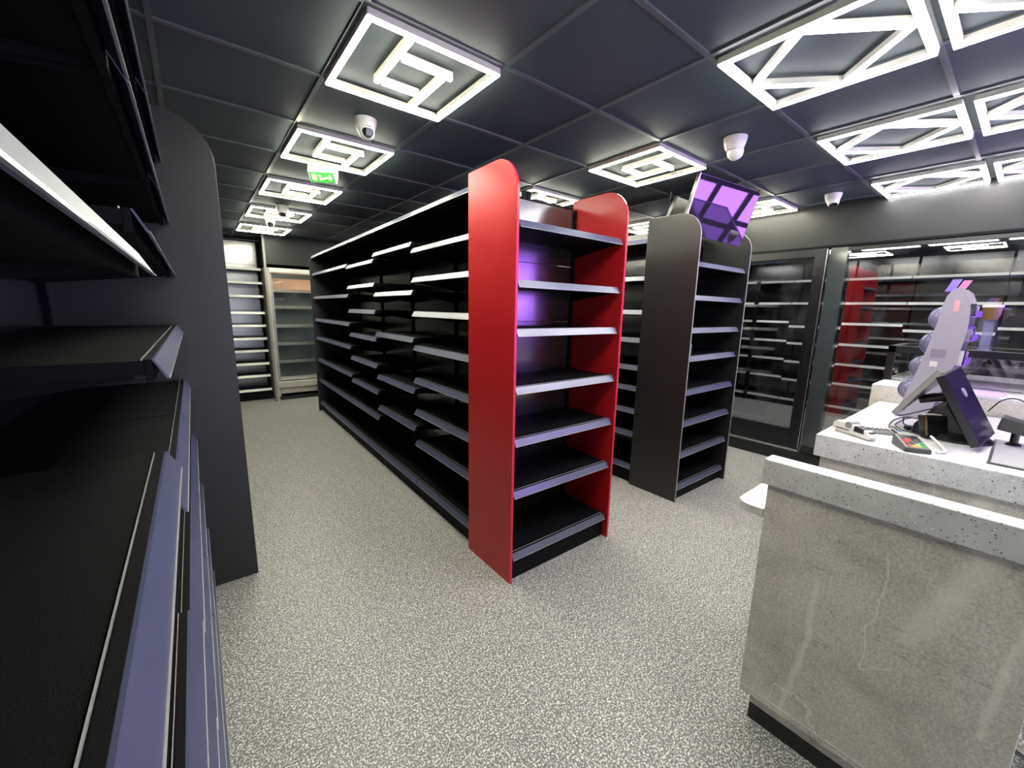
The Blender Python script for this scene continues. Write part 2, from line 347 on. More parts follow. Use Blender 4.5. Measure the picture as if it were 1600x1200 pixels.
# ------------------------------------------------------------ shelving
def shelf_me(L, D): return cached(('shelf', L, D), lambda: MB().box(.003, L - .003, -(D - .032), -.01, .008, .034).box(.003, L - .003, -(D - .022), -(D - .034), -.004, .036).mesh('shelf', BLK))
def strip_me(L, D, m): return cached(('strip', L, D, m.name), lambda: MB().prism([(-D, 0), (-(D - .0185), .036), (-(D - .0225), .036), (-(D - .004), -.001)], 'x', .005, L - .005).mesh('price_strip', m))
def rail_me(L, D): return cached(('rail', L, D), lambda: MB().box(.004, L - .004, -(D - .036), -(D - .0372), .033, .0378).mesh('front_rail', RAIL))
def lip_me(L, D): return cached(('lip', L, D), lambda: MB().box(.005, L - .005, -(D + .001), -(D - .0012), -.0012, .0012).mesh('lip_glint', RAIL))  # pale bead standing in for the highlight along the strip's lower lip
def brk_me(D): return cached(('brk', D), lambda: MB().prism([(-.005, .03), (-(D - .05), .01), (-(D - .05), .0), (-.06, -.045), (-.005, -.055)], 'x', 0, .004).mesh('bracket', BLK))
def back_me(L, h): return cached(('back', L, h), lambda: MB().box(.004, L - .004, -.012, 0, .002, h - .002).mesh('back_panel', BLKP))
def post_me(H): return cached(('post', H), lambda: post_make(H))
def post_make(H):
    m = MB().box(-.014, .014, -.026, -.002, 0, H)
    return m.mesh('upright', BLK)
def slot_me(H):
    def mk():
        m = MB(); z = .12
        while z < H - .05: m.box(-.0095, -.0055, -.0268, -.0255, z, z + .014).box(.0055, .0095, -.0268, -.0255, z, z + .014); z += .05
        return m.mesh('slots', DGREY)
    return cached(('slot', H), mk)
def bay(root, org, rz, L, D, rows, H, end=False, strip=None, detail=True, plinth=.1, base=.105):
    R = Matrix.Rotation(rz, 4, 'Z')
    def put(name, me, x, y, z, parent=root):
        if parent is root:
            v = R @ Vector((x, y, 0)); return link(name, me, root, (org[0] + v.x, org[1] + v.y, z), rz)
        return link(name, me, parent, (x, y, z))
    strip = strip or STRIP
    n = max(1, int(H / .34)); h = H / n
    for i in range(n): put('back_panel', back_me(L, round(h, 4)), 0, 0, i * h)
    for x in ((0, L) if end else (0,)):
        u = put('upright', post_me(H), x, 0, 0)
        if detail: s = link('slots', slot_me(H), u)
    pl = cached(('plinth', L, D, plinth), lambda: MB().box(.002, L - .002, -(D - .03), -(D - .045), 0, plinth).mesh('plinth', BLK))
    put('plinth', pl, 0, 0, 0)
    for z in list(rows) + [base]:
        s = put('shelf', shelf_me(L, D), 0, 0, z)
        put('price_strip', strip_me(L, D, strip), 0, 0, 0, s)
        if detail:
            put('front_rail', rail_me(L, D), 0, 0, 0, s); put('lip_glint', lip_me(L, D), 0, 0, 0, s)
            if z > base:
                put('bracket', brk_me(D), .012, 0, 0, s); put('bracket', brk_me(D), L - .016, 0, 0, s)

def end_panel(name, parent, m, x0, x1, y0, y1, ztop, r, corner, edge=None, mm=.018):
    # panel standing in a plane x = const (x0..x1 thin) rounded at its front top corner (y0 side)
    poly = [(y1, 0), (y1, ztop)] + arc(y0 + r, ztop - r, r, 90, 180) + [(y0, 0)] if corner == 'y0' else None
    o = MB().prism(poly, 'x', x0, x1).build(name, m, parent, bevel=.0015)
    if edge:
        c = [(y1, ztop)] + arc(y0 + r, ztop - r, r, 90, 180) + [(y0, 0)]
        e = MB()
        for (a, b), (c2, d) in zip(c, c[1:]):
            n = Vector((b - d, c2 - a)).normalized() * -.0012 if False else Vector((-(d - b), (c2 - a))).normalized() * .0012
            if n.dot(Vector((a - (y1), b - ztop / 2))) < 0 and n.y <= 0: n = -n
            e.hexa([(x0 + .001, a, b), (x1 - .001, a, b), (x0 + .001, c2, d), (x1 - .001, c2, d), (x0 + .001, a + n.x, b + n.y), (x1 - .001, a + n.x, b + n.y), (x0 + .001, c2 + n.x, d + n.y), (x1 - .001, c2 + n.x, d + n.y)])
        e.build('edge_band', edge, o)
    return o

# red end cap
t = thing('endcap_shelving', 'end shelving bay with two red rounded side panels and black shelves', 'shelving', (0, 0, 0))
bay(t, (1.292, 2.03), 0, .81, .425, [1.94, 1.652, 1.405, 1.10, .812, .512], 2.2, end=True, base=.135, plinth=.13)
end_panel('side_panel', t, RED, 1.271, 1.288, 1.606, 2.043, 2.272, .17, 'y0', REDE)['label'] = 'left red side panel'
end_panel('side_panel', t, RED, 2.106, 2.123, 1.592, 2.043, 2.265, .17, 'y0', REDE)['label'] = 'right red side panel'
# black end cap
t = thing('endcap_shelving', 'end shelving bay with black rounded side panels under the tilted screen', 'shelving', (0, 0, 0))
bay(t, (2.996, 2.02), 0, .80, .425, [1.885, 1.637, 1.388, 1.167, .898, .640, .377], 2.14, end=True, base=.098, plinth=.095)
end_panel('side_panel', t, BLKW, 2.976, 2.993, 1.592, 2.040, 2.275, .17, 'y0', GREYP)
end_panel('side_panel', t, BLKW, 3.800, 3.817, 1.576, 2.040, 2.24, .17, 'y0', GREYP)
# long gondola
R1 = [2.19, 1.935, 1.725, 1.476, 1.22, .965, .71, .455]
R2 = [2.19, 1.985, 1.635, 1.275, .872, .567]
R4 = [2.19, 1.955, 1.637, 1.328, 1.072, .757, .454]
t = thing('gondola_shelving', 'long double-sided black gondola shelving behind the red end cap', 'shelving', (1.695, 2.05, 0), -.0175)
g = .862
for k, (rows, rr) in enumerate(((R1, R4), (R2, R1), (R1, R4), (R4, R4), (R4, R1))):
    bay(t, (-.002, (k + 1) * g), -PI / 2, g, .400, rows, 2.26, end=(k == 0), base=.115)
    bay(t, (.002, k * g), PI / 2, g, .400, rr, 2.26, end=(k == 4), detail=False, base=.115)
ep = MB().prism([(.42, 0), (.42, 2.05)] + arc(.26, 2.1, .16, 0, 90) + arc(-.26, 2.1, .16, 90, 180) + [(-.42, 2.05), (-.42, 0)], 'y', 5 * g, 5 * g + .018)
ep.build('end_panel', BLKW, t)
t = thing('gondola_shelving', 'double-sided black gondola shelving behind the black end cap', 'shelving', (3.396, 2.05, 0))
RG2 = [2.10, 1.80, 1.52, 1.28, 1.04, .855, .65, .44]
for k in range(5):
    bay(t, (-.002, (k + 1) * g), -PI / 2, g, .400, RG2 if k % 2 == 0 else R4, 2.26, end=(k == 0), detail=k < 2, base=.13)
    bay(t, (.002, k * g), PI / 2, g, .400, R4, 2.26, end=(k == 4), detail=False, base=.13)
# left wall shelving
t = thing('wall_shelving', 'tall black wall shelving close on the left with blue-grey price strips', 'shelving', (XL + .02, 0, 0))
D = .454
H0 = 2.50
bay(t, (0, .19), PI / 2, .79, D, [2.168, 1.90, 1.588, 1.227, .885, .64, .37], H0, base=.10)
bay(t, (0, .98), PI / 2, .79, D, [2.168, 1.90, 1.663, 1.402, 1.13, .85, .60, .35], H0, base=.10)
bay(t, (0, 1.77), PI / 2, .79, D, [2.168, 1.90, 1.663, 1.402, 1.13, .85, .60, .35], H0, end=True, base=.10)
ep = MB().prism([(0, 0), (.655, 0), (.655, 2.2)] + arc(.445, 2.2, .21, 0, 90)[1:] + [(0, 2.41)], 'y', 2.562, 2.582)
ep.build('end_panel', BLKW, t, bevel=.002)['label'] = 'broad black end panel with rounded top corner'
# back wall shelving
t = thing('wall_shelving', 'black back-wall shelving with pale shelf edges left of the upright fridge', 'shelving', (0, 0, 0))
rb = [round(1.54 + (z - 1.54) * 7.62 / 7.1 - .018, 3) for z in (2.049, 1.853, 1.661, 1.421, 1.232, 1.041, .856, .662, .476)]
bay(t, (.02, 8.02), 0, .90, .40, rb, 2.54, end=True, strip=STRIPW, base=.15, plinth=.14)
bay(t, (-.50, 8.02), 0, .52, .40, rb, 2.54, strip=STRIPW, base=.15, plinth=.14, detail=False)
# cold room shelving
t = thing('cold_room_shelving', 'black shelving with white shelf edges along the far wall of the glazed cold room', 'shelving', (8.34, 0, 0))
ra = [2.07, 1.71, 1.40, 1.08, .77, .46]; rc = [2.07, 1.71, 1.33, 1.05, .74, .43]
for y0, L, rows in ((-.43, .70, ra), (.27, .865, rc), (1.135, .705, ra), (1.84, .71, rc), (2.55, .865, ra), (3.415, .865, rc)):
    bay(t, (0, y0 + L), -PI / 2, L, .40, rows, 2.4, strip=STRIPW, detail=False, base=.09)

MB().box(-.42, -.38, 3.06, 3.12, 0, 2.2).build('front_post', BLK, t)
# ------------------------------------------------------------ ceiling lights
def light_bar(p, q, wd, m, tl):
    key = ('bar', round((Vector(q) - Vector(p)).length, 4), wd, m.name)
    d = Vector(q) - Vector(p); L = d.length
    h = cached(key + ('h',), lambda: MB().box(-wd / 2, L + wd / 2, -wd / 2 - .003, wd / 2 + .003, -.028, -.004).mesh('housing', HOUS))
    e = cached(key, lambda: MB().box(-wd / 2, L + wd / 2, -wd / 2, wd / 2, -.034, -.0281).mesh('light_bar', m))
    a = math.atan2(d.y, d.x)
    o = link('light_bar', e, tl, (p[0], p[1], 0), a); link('housing', h, o)
def light_L(x, y, label, wd=.020):
    tl = thing('ceiling_light', label, 'ceiling light', (x, y, CEIL), 0, 'square-spiral ceiling lights'); s = .59; k = .017
    def P(a, b): return (k + a * (s - 2 * k), k + b * (s - 2 * k))
    for a, b in (((0, 0), (1, 0)), ((1, 0), (1, 1)), ((1, 1), (0, 1)), ((0, 1), (0, 0)), ((.30, .06), (.30, .70)), ((.36, .29), (.74, .29)), ((.36, .70), (.64, .70)), ((.70, .35), (.70, .94))):
        light_bar(P(*a), P(*b), wd, LAMPW, tl)
def light_R(x, y, label, wd=.020):
    tl = thing('ceiling_light', label, 'ceiling light', (x, y, CEIL), 0, 'diamond ceiling lights over the counter'); s = .59; k = .017
    def P(a, b): return (k + a * (s - 2 * k), k + b * (s - 2 * k))
    for a, b in (((0, 0), (1, 0)), ((1, 0), (1, 1)), ((1, 1), (0, 1)), ((0, 1), (0, 0)), ((.5, .03), (.03, .5)), ((.03, .5), (.5, .97)), ((.5, .97), (.97, .5)), ((.97, .5), (.5, .03))):
        light_bar(P(*a), P(*b), wd, LAMPC, tl)
nl = ['square nested-bar ceiling light directly overhead at the near end of the left aisle', 'largest square ceiling light of nested bars, nearest over the left aisle', 'second square ceiling light along the left aisle, beyond the nearest dome camera',
      'third square ceiling light along the left aisle, beside the green exit sign', 'fourth square ceiling light along the left aisle, one before the farthest', 'farthest square ceiling light of the left aisle, near the back wall',
      'square ceiling light above the space between the red and black end caps', 'square ceiling light just visible over the red end cap', 'square ceiling light over the middle aisle, fourth row back', 'square ceiling light over the middle aisle, fifth row back', 'square ceiling light over the middle aisle by the back wall',
      'square ceiling light right of the tilted screen', 'square ceiling light peeping out between red and black side panels', 'square ceiling light on the right aisle, fourth row back', 'square ceiling light on the right aisle, fifth row back']
for (x, y), lb in zip(LIGHTS_L, nl): light_L(x, y, lb)
for (x, y, lb) in ((1.807, .385, 'large diamond-pattern ceiling light nearest the camera on the right'), (3.01, .37, 'middle diamond-pattern ceiling light, second from the camera'), (4.265, .36, 'diamond-pattern ceiling light against the right-hand header, third from the camera'),
                   (1.807, -.235, 'diamond-pattern ceiling light cut off at the top right corner of the photo'), (3.01, -.25, 'diamond-pattern ceiling light at the right photo edge, middle row'), (4.265, -.26, 'diamond-pattern ceiling light at the right photo edge, row by the header')):
    light_R(x, y, lb)

# ------------------------------------------------------------ dome cameras
def dome(x, y, yaw, tilt, label, s=1.):
    t = thing('dome_camera', label, 'security camera', (x, y, CEIL), yaw, 'white dome cameras on the ceiling')
    MB().lathe([(.062 * s, 0), (.062 * s, -.008), (.058 * s, -.03), (.048 * s, -.062), (.040 * s, -.070), (.01, -.071)][::-1], 28).build('housing', WHT, t, smooth=True)
    R = Matrix.Rotation(tilt, 4, 'Y').to_3x3()     # local +x is the viewing direction
    c = Vector((0.020, 0, -.070 * s)); r = .044 * s
    MB().lathe([(.001, -r)] + [(r * math.cos(a), r * math.sin(a)) for a in [math.radians(q) for q in range(-75, 46, 12)]] + [(.032 * s, r * .74), (.030 * s, r * .72)], 28, c, R).build('camera_ball', WHT, t, smooth=True)
    MB().lathe([(.030 * s, r * .70), (.030 * s, r * .76), (.024 * s, r * .80), (.002, r * .80)], 24, c, R).build('lens', LENS, t, smooth=True)
dome(.875, 2.50, math.atan2(-1, -.15), PI * .60, 'white dome camera between the two nearest square lights, lens towards the viewer')
dome(2.672, 1.272, math.atan2(.1, 1), PI * .72, 'white dome camera above the tilted screen, lens turned away', 1.05)
dome(4.49, 1.241, math.atan2(-.6, -1), PI * .85, 'small white dome camera near the right-hand header')
dome(.855, 5.10, math.atan2(-1, -.15), PI * .8, 'far white dome camera in front of the fourth aisle light')
dome(.852, 5.92, math.atan2(-1, -.15), PI * .60, 'farthest white dome camera before the back wall, dark lens showing')

# exit sign
t = thing('exit_sign', 'small white box with green illuminated exit pictogram on the ceiling', 'exit sign', (.874, 3.47, CEIL), math.radians(-32))
MB().prism([(-.03, 0), (.07, 0), (.075, -.03), (.03, -.118), (.018, -.122), (-.048, -.058), (-.046, -.045)], 'x', -.095, .095).build('housing', WHT, t, bevel=.003)
def sp(u, v, o):      # u along the width, v down the slanted face
    return (u, -.0475 + v * .0645 - o * .7, -.0592 - v * .0618 - o * .7)
def slab(name, m, cells, o0, o1):
    b = MB()
    for u0, u1, v0, v1 in cells: b.hexa([sp(u, v, o) for o in (o0, o1) for v in (v0, v1) for u in (u0, u1)])
    b.build(name, m, t)
slab('sign_face', GREEN, [(-.085, .085, .06, .94)], 0, .002)
slab('pictogram', YEL, [(-.07, -.04, .2, .75), (-.028, -.002, .3, .42), (-.02, -.01, .4, .78), (-.005, .02, .52, .66), (.025, .07, .42, .58), (.05, .065, .25, .75)], .002, .003)

# ------------------------------------------------------------ upright fridge at the back
t = thing('display_fridge', 'tall cream glass-fronted upright fridge against the back wall', 'fridge', (.935, 7.46, 0))
W = 1.25
MB().box(0, .09, 0, .60, .06, 2.12).box(W - .09, W, 0, .60, .06, 2.12).box(.09, W - .09, .55, .60, .06, 2.12).box(.09, W - .09, 0, .6, 2.03, 2.12).box(.09, W - .09, .0, .55, .10, .24).build('cabinet', CREAM, t, bevel=.008)
for x in (.02, W - .07): MB().box(x, x + .05, -.035, .0, .05, 2.10).build('corner_post', CREAM, t, bevel=.01)
MB().box(.05, W - .05, -.05, 0, 2.035, 2.115).build('top_fascia', WHT, t, bevel=.02)
MB().box(.09, W - .09, -.02, 0, 1.955, 2.03).build('header_rail', DGREY, t)
MB().box(.05, W - .05, -.05, 0, .20, .31).build('lower_fascia', CREAM, t, bevel=.015)
MB().box(.08, W - .05, -.02, .5, .0, .06).build('kick_panel', DARKP, t)
for x in (.03, W - .06): MB().box(x, x + .03, -.03, .0, 0, .05).build('foot', SILV, t)
MB().box(.10, W - .10, .40, .545, .30, 1.98).build('liner', FRGY, t)
FSTR = mat('fridge_price_strip', (.88, .86, .80), .3)
for z in (1.78, 1.52, 1.22, .93, .64): 
    s = MB().box(.10, W - .10, .06, .45, z - .015, z).build('shelf', FRGY, t)
    MB().box(.10, W - .10, .03, .055, z - .035, z + .015).build('price_strip', FSTR, s)
MB().box(.10, W - .10, .02, .06, .32, .38).build('price_strip', FSTR, t)
MB().box(.09, W - .09, -.012, -.006, .39, 1.985).build('glass_front', GLASSF, t)
for x in (.075, W - .095): MB().box(x, x + .02, -.02, .0, .32, 1.99).build('door_edge', SILV, t)
MB().box(.12, W - .12, .05, .09, 1.965, 1.98).build('added_warm_bar', emit('warm_fill_glow', (1., .50, .26), 16.), t)  # added glow bar, stands in for the orange reflection on the upper glass
CF = emit('cool_fill_glow', (.85, 1., .98), 9.)
MB().box(W - .11, W - .10, .03, .045, .42, 1.9).build('added_side_glow', CF, t)  # added glow strip that brightens the inside of the fridge

for i in range(9): MB().box(.0, .02, -.05, -.035, .30 + i * .2, .33 + i * .2).build('blind_hook', CREAM, t)

# ------------------------------------------------------------ tilted screens on the black end cap
def quadbox(pts, th, name, m, parent, inset=0., off=0.):
    P = [Vector(p) for p in pts]; n = (P[1] - P[0]).cross(P[3] - P[0]).normalized(); c = sum(P, Vector()) / 4
    Q = [p + (c - p).normalized() * inset for p in P]
    A = [q + n * off for q in Q]; B = [q + n * (off + th) for q in Q]
    return MB().hexa([A[0], A[1], A[3], A[2], B[0], B[1], B[3], B[2]]).build(name, m, parent)
t = thing('monitor', 'black wall screen tilted over the black end cap, reflecting purple window panes', 'monitor', (3.35, 1.75, 2.1))
def rel(pts, o): return [Vector(p) - Vector(o) for p in pts]
q = rel([(3.04, 1.675, 2.558), (3.63, 1.482, 2.487), (3.68, 1.62, 2.093), (3.09, 1.813, 2.164)], (3.35, 1.75, 2.1))
quadbox(q, .03, 'housing', DARKP, t, 0, .001)
quadbox(q, .002, 'screen', TVS, t, .006, -.0015)
quadbox([q[0] + Vector((0, 0, .001)), q[0] + Vector((.008, -.003, 0)), q[3] + Vector((.008, -.003, 0)), q[3]], .004, 'bezel_edge', SILV, t, 0, -.004)
MB().tube([(-.02, .02, .30), (.0, .08, .40), (.0, .08, .475)], .014).build('bracket', DARKP, t)
MB().box(.245, .285, -.275, -.262, .375, .40).build('label_tag', BRASS, t)
t = thing('monitor', 'second black screen behind the tilted one, only its edge showing', 'monitor', (3.35, 2.15, 2.1))
q = rel([(3.66, 2.03, 2.50), (3.24, 1.96, 2.48), (3.19, 2.02, 2.27), (3.62, 2.10, 2.28)], (3.35, 2.15, 2.1))
quadbox([q[1], q[0], q[3], q[2]], .025, 'housing', DARKP, t)
quadbox([q[1], q[0], q[3], q[2]], .002, 'screen', SCRN, t, .006, .026)
MB().tube([(.05, -.10, .3), (.05, -.03, .40), (.05, -.03, .475)], .012).build('bracket', DARKP, t)
# small plastic bag lying on a shelf of the black end cap
b = MB().lathe([(.001, 0), (.02, .0), (.026, .03), (.022, .06), (.028, .085), (.012, .11), (.001, .112)], 10)
tag(b.build('plastic_bag', ACRY, None, smooth=True, loc=(3.04, 1.635, 1.2035)), 'small crumpled clear bag on a shelf of the black end cap', 'bag')

# ------------------------------------------------------------ front counter
t = thing('counter', 'grey stone-faced counter panel with thick speckled ledge in the right foreground', 'counter', (1.54, 0, 0))
MB().box(0, .06, -.14, .488, .105, .955).build('stone_panel', STONE, t, bevel=.002)
MB().box(.012, .055, -.13, .452, .068, .1045).build('lower_rail', STONE, t)
MB().box(.010, .055, -.13, .45, 0, .068).build('kick_board', DARKP, t)
MB().box(-.0012, .001, -.14, .488, .1285, .131).build('joint_bead', WHT, t)
MB().box(-.012, .062, -.16, .507, .953, 1.043).build('ledge', TERR, t, bevel=.003)
poly = [(.06, -.08), (.06, .488), (.02, .500), (.018, .545)] + arc(.072, .541, .054, 180, 90, 8) + [(.55, .595), (.55, -.08)]
MB().prism(poly, 'z', .815, .845).build('worktop', TERR, t)
MB().box(.08, .55, -.06, .05, 0, .815).build('under_cabinet', BLKW, t)
# ------------------------------------------------------------ stool behind the panel
t = thing('stool', 'black cushioned stool with chrome bar at the lower right corner', 'stool', (2.03, -.36, 0))
MB().lathe([(.001, .52), (.15, .52), (.18, .54), (.18, .58), (.16, .60), (.001, .605)], 28).build('seat', DARKP, t, smooth=True)
MB().lathe([(.02, .02), (.02, .52)], 12).build('post', SILV, t, smooth=True)
for k in range(5):
    a = 2 * PI * k / 5 + .9
    MB().tube([(0, 0, .06), (.22 * math.cos(a), .22 * math.sin(a), .03)], .016).build('leg', SILV, t, smooth=True)
MB().tube([(.15 * math.cos(a), .15 * math.sin(a), .22) for a in [i * PI / 12 for i in range(25)]], .011).build('foot_ring', SILV, t, smooth=True)

# ------------------------------------------------------------ till counter
ZT = .95
t = thing('counter', 'till counter with thick speckled grey top carrying the payment equipment', 'counter', (2.43, 0, 0))
MB().box(0, 1.365, -1.5, .59, .838, ZT).build('worktop', TERR, t, bevel=.004)
MB().box(.03, 1.34, -1.48, .565, .06, .838).build('stone_panel', STONE, t)
MB().box(.06, 1.30, -1.44, .53, 0, .06).build('kick_board', DARKP, t)
t = thing('counter', 'taller stone-faced counter behind the till counter, carrying the glass display case', 'counter', (3.80, 0, 0))
MB().box(.0, .98, -1.5, .645, 1.046, 1.062).build('worktop', TERR, t)
MB().box(0, .98, -1.5, .645, .08, 1.046).build('stone_panel', STONE, t, bevel=.002)
MB().box(.03, .95, -1.45, .6, 0, .08).build('kick_board', DARKP, t)

# glass display case
t = thing('display_case', 'black-framed glass display case behind the purple vape stand', 'display case', (4.18, 0, 1.062))
X1, Y0, Y1, HH = .60, -1.4, .655, .262
f = MB()
for x in (0, X1 - .035):
    f.box(x, x + .035, Y1 - .045, Y1, 0, HH).box(x, x + .035, Y0, Y0 + .045, 0, HH).box(x, x + .035, Y0, Y1, HH - .05, HH)
f.box(0, X1, Y1 - .045, Y1, HH - .05, HH).box(0, X1, Y0, Y0 + .045, HH - .05, HH).box(0, .035, -.35, -.32, 0, HH)
f.build('frame', DARKP, t, bevel=.002)
MB().box(.03, X1 - .03, Y0 + .04, Y1 - .04, HH - .012, HH - .004).build('glass_top', GLASSC, t)
MB().box(.012, .018, Y0 + .04, Y1 - .04, .0, HH - .045).build('glass_front', GLASSC, t)
MB().box(.03, X1 - .03, Y0 + .04, Y1 - .04, .0, .02).build('floor_tray', SILV, t)
MB().box(.12, .5, -.15, .25, .0205, .05).build('tray', LILAC, t)

# ------------------------------------------------------------ vape display stand
t = thing('display_stand', 'lilac curved-top acrylic countertop display leaning behind the till, with clear bubbles', 'display stand', (3.30, 0, ZT))
side = [(.432, .004), (.388, .221), (.365, .338), (.345, .469), (.333, .577), (.327, .655), (.316, .711), (.297, .745), (.269, .756), (.243, .732), (.226, .690), (.217, .615), (.214, .512), (.224, .407), (.238, .306), (.252, .224), (.275, .12), (.30, .004)]
MB().prism(side, 'x', 0, .008).build('side_panel', LILAC, t, bevel=.0015)
MB().prism(side, 'x', .34, .348).build('side_panel', LILAC, t)
bk = [(.428, .004), (.385, .221), (.342, .469), (.328, .61)]
for (a, b), (c, d) in zip(bk, bk[1:]): MB().hexa([(.008, a, b), (.34, a, b), (.008, a - .01, b), (.34, a - .01, b), (.008, c, d), (.34, c, d), (.008, c - .01, d), (.34, c - .01, d)]).build('back_panel', LILAC, t)
for i, (a, b) in enumerate([(.195, .60), (.190, .47), (.200, .33), (.228, .19)]):
    s = MB().box(.008, .34, a, a + .09, b - .004, b).box(.008, .34, a - .004, a, b - .004, b + .03).build('shelf', PURP, t)
    for k in range(6):
        x = .02 + k * .053; hgt = random.uniform(.05, .085)
        MB().box(x, x + .036, a + .01, a + .035, b + .0005, b + hgt).build('packet', [SCRN, LILAC, WHT, DGREY, PURP][(k * 3 + i) % 5], s)
for i, (a, b, r) in enumerate([(.318, .585, .066), (.335, .44, .066), (.362, .30, .064), (.395, .16, .060)]):
    for k in range(2):
        c = (.09 + k * .16, a, b)
        MB().lathe([(.001, -r * .95)] + [(r * math.cos(q), r * 1.05 * math.sin(q)) for q in [math.radians(z) for z in range(-75, 76, 15)]] + [(.001, r * 1.05)], 20, c).build('bubble', ACRY, t, smooth=True)
MB().box(-.002, 0, .262, .282, .625, .685).build('sticker', mat('pink_sticker', (.75, .35, .42), .5), t)
MB().box(-.002, 0, .275, .335, .365, .415).build('slot_label', mat('slot_plate', (.24, .21, .29), .4), t)
MB().box(-.002, 0, .300, .330, .315, .345).build('sticker', WHT, t)
MB().hexa([(.05, .300, .735), (.055, .30, .735), (.05, .335, .735), (.055, .335, .735), (.05, .275, .80), (.055, .275, .80), (.05, .312, .80), (.055, .312, .80)]).build('header_card', mat('violet_card', (.30, .20, .85), .4), t)
MB().hexa([(.09, .266, .735), (.095, .266, .735), (.09, .298, .735), (.095, .298, .735), (.09, .24, .795), (.095, .24, .795), (.09, .272, .795), (.095, .272, .795)]).build('header_card', mat('pink_card', (.80, .25, .45), .4), t)

# amber tub on a purple stand
t = thing('tub', 'amber tub with white lid on a slim purple stand right of the vape display', 'tub', (4.30, .185, 1.33))
MB().box(-.04, .04, -.03, .03, -.006, 0).box(-.004, .004, -.025, .025, 0, .20).build('stand', ACRY, t)
MB().lathe([(.001, .2), (.032, .2), (.044, .235), (.047, .285)], 24).build('tub_body', BRASS, t, smooth=True)
MB().lathe([(.001, .285), (.050, .285), (.050, .303), (.001, .305)], 24).build('lid', WHT, t, smooth=True)

# ------------------------------------------------------------ till: two screens back to back
t = thing('till_terminal', 'black till terminal with purple-reflecting touch screen and customer screen behind', 'till', (2.84, .18, ZT))
O = Vector((2.84, .18, ZT))
q = rel([(2.70, .215, 1.278), (3.02, .190, 1.300), (3.02, .032, .992), (2.70, .060, .978)], O)
quadbox(q, .030, 'screen_housing', DARKP, t, 0, .0)
quadbox(q, .003, 'touch_screen', mat('glass_purple_reflection', (.022, .015, .048), .12, ior=2.), t, .012, -.002)  # purple reflection painted into the base colour of the screen
c = (q[0] + q[1]) * .34 + (q[2] + q[3]) * .16; eu = (q[1] - q[0]).normalized(); ev = (q[3] - q[0]).normalized(); en = eu.cross(ev).normalized()
Rl = Matrix((eu, ev, en)).transposed(); MB().lathe([(.001, -.0045), (.022, -.0045), (.022, -.001), (.001, -.001)], 20, c, Rl).build('logo_disc', LILAC, t)
q2 = rel([(3.10, .235, 1.262), (2.83, .250, 1.290), (2.83, .385, 1.050), (3.10, .405, 1.035)], O)
quadbox(q2, .022, 'customer_screen_housing', GREYP, t, 0, 0)
quadbox(q2, .002, 'customer_screen', SCRN, t, .008, -.0015)
MB().tube([(.11, .125, .17), (.11, .07, .19), (.11, .02, .20)], .022).build('arm', DARKP, t)
MB().prism([(-.10, .0), (.13, .0), (.12, .05), (.06, .15), (.02, .19), (-.06, .05)], 'x', .04, .19).build('base', DARKP, t, bevel=.012)
MB().lathe([(.001, 0), (.13, 0), (.135, .012), (.11, .03), (.001, .045)], 32, (.10, -.02, 0)).build('foot', DARKP, t, smooth=True)

# card payment devices and small things on the till counter
def keypad(parent, x0, y0, nx, ny, sx, sy, z, mats, sz=.008):
    for j in range(ny):
        for i in range(nx): MB().box(x0 + i * sx, x0 + i * sx + sz, y0 + j * sy, y0 + j * sy + sz * 1.2, z, z + .003).build('key', mats[(i + j * nx) % len(mats)], parent)
KR, KG, KY, KW, KB = mat('red_key', (.65, .05, .04), .4), mat('green_key', (.05, .45, .1), .4), mat('yellow_key', (.8, .55, .05), .4), mat('pale_key', (.6, .6, .58), .4), mat('blue_key', (.1, .25, .6), .4)
t = thing('card_terminal', 'grey card payment keypad with red, yellow and green keys lying flat', 'card reader', (2.436, .265, ZT), math.radians(-62))
MB().prism([(0, 0), (.135, 0), (.135, .048), (0, .020)], 'x', 0, .092).build('body', DGREY, t, bevel=.005)
def kp(u, v, o): return (u, v, .0205 + v * .2074 + o)
def kslab(name, m, u0, u1, v0, v1, o0, o1, par): MB().hexa([kp(u, v, o) for o in (o0, o1) for v in (v0, v1) for u in (u0, u1)]).build(name, m, par)
kslab('face_plate', GREYP, .005, .087, .006, .130, 0, .0012, t)
kslab('display', DARKP, .012, .080, .098, .124, .0012, .002, t)
for a in range(4):
    for b_ in range(5): kslab('key', [[KR, KY, KY, KG], [DGREY, DGREY, KW, KG], [KR, DGREY, DGREY, KG], [KR, KR, DGREY, DGREY], [DGREY, KR, DGREY, DGREY]][b_][a], .013 + a * .0175, .026 + a * .0175, .014 + b_ * .0165, .025 + b_ * .0165, .0012, .0042, t)
t = thing('card_terminal', 'upright black card terminal with dark display leaning against the till', 'card reader', (2.785, .238, ZT), math.radians(-45))
MB().hexa([(0, 0, 0), (.10, 0, 0), (0, .035, 0), (.10, .035, 0), (0, .03, .115), (.10, .03, .115), (0, .075, .105), (.10, .075, .105)]).build('body', DARKP, t, bevel=.006)
MB().hexa([(.012, .0055, .025), (.090, .0055, .025), (.012, .008, .025), (.09, .008, .025), (.012, .0245, .098), (.09, .0245, .098), (.012, .028, .098), (.09, .028, .098)]).build('display', SCRN, t)
MB().hexa([(.001, -.001, .02), (.006, -.001, .02), (.001, .006, .02), (.006, .006, .02), (.001, .024, .110), (.006, .024, .110), (.001, .03, .110), (.006, .03, .110)]).build('side_strip', BRASS, t)
MB().box(.01, .085, .040, .066, .111, .117).build('printer_lid', WHT, t)
t = thing('label_gun', 'white handheld label gun lying on the counter corner', 'label gun', (2.605, .555, ZT + .014), math.radians(-119))
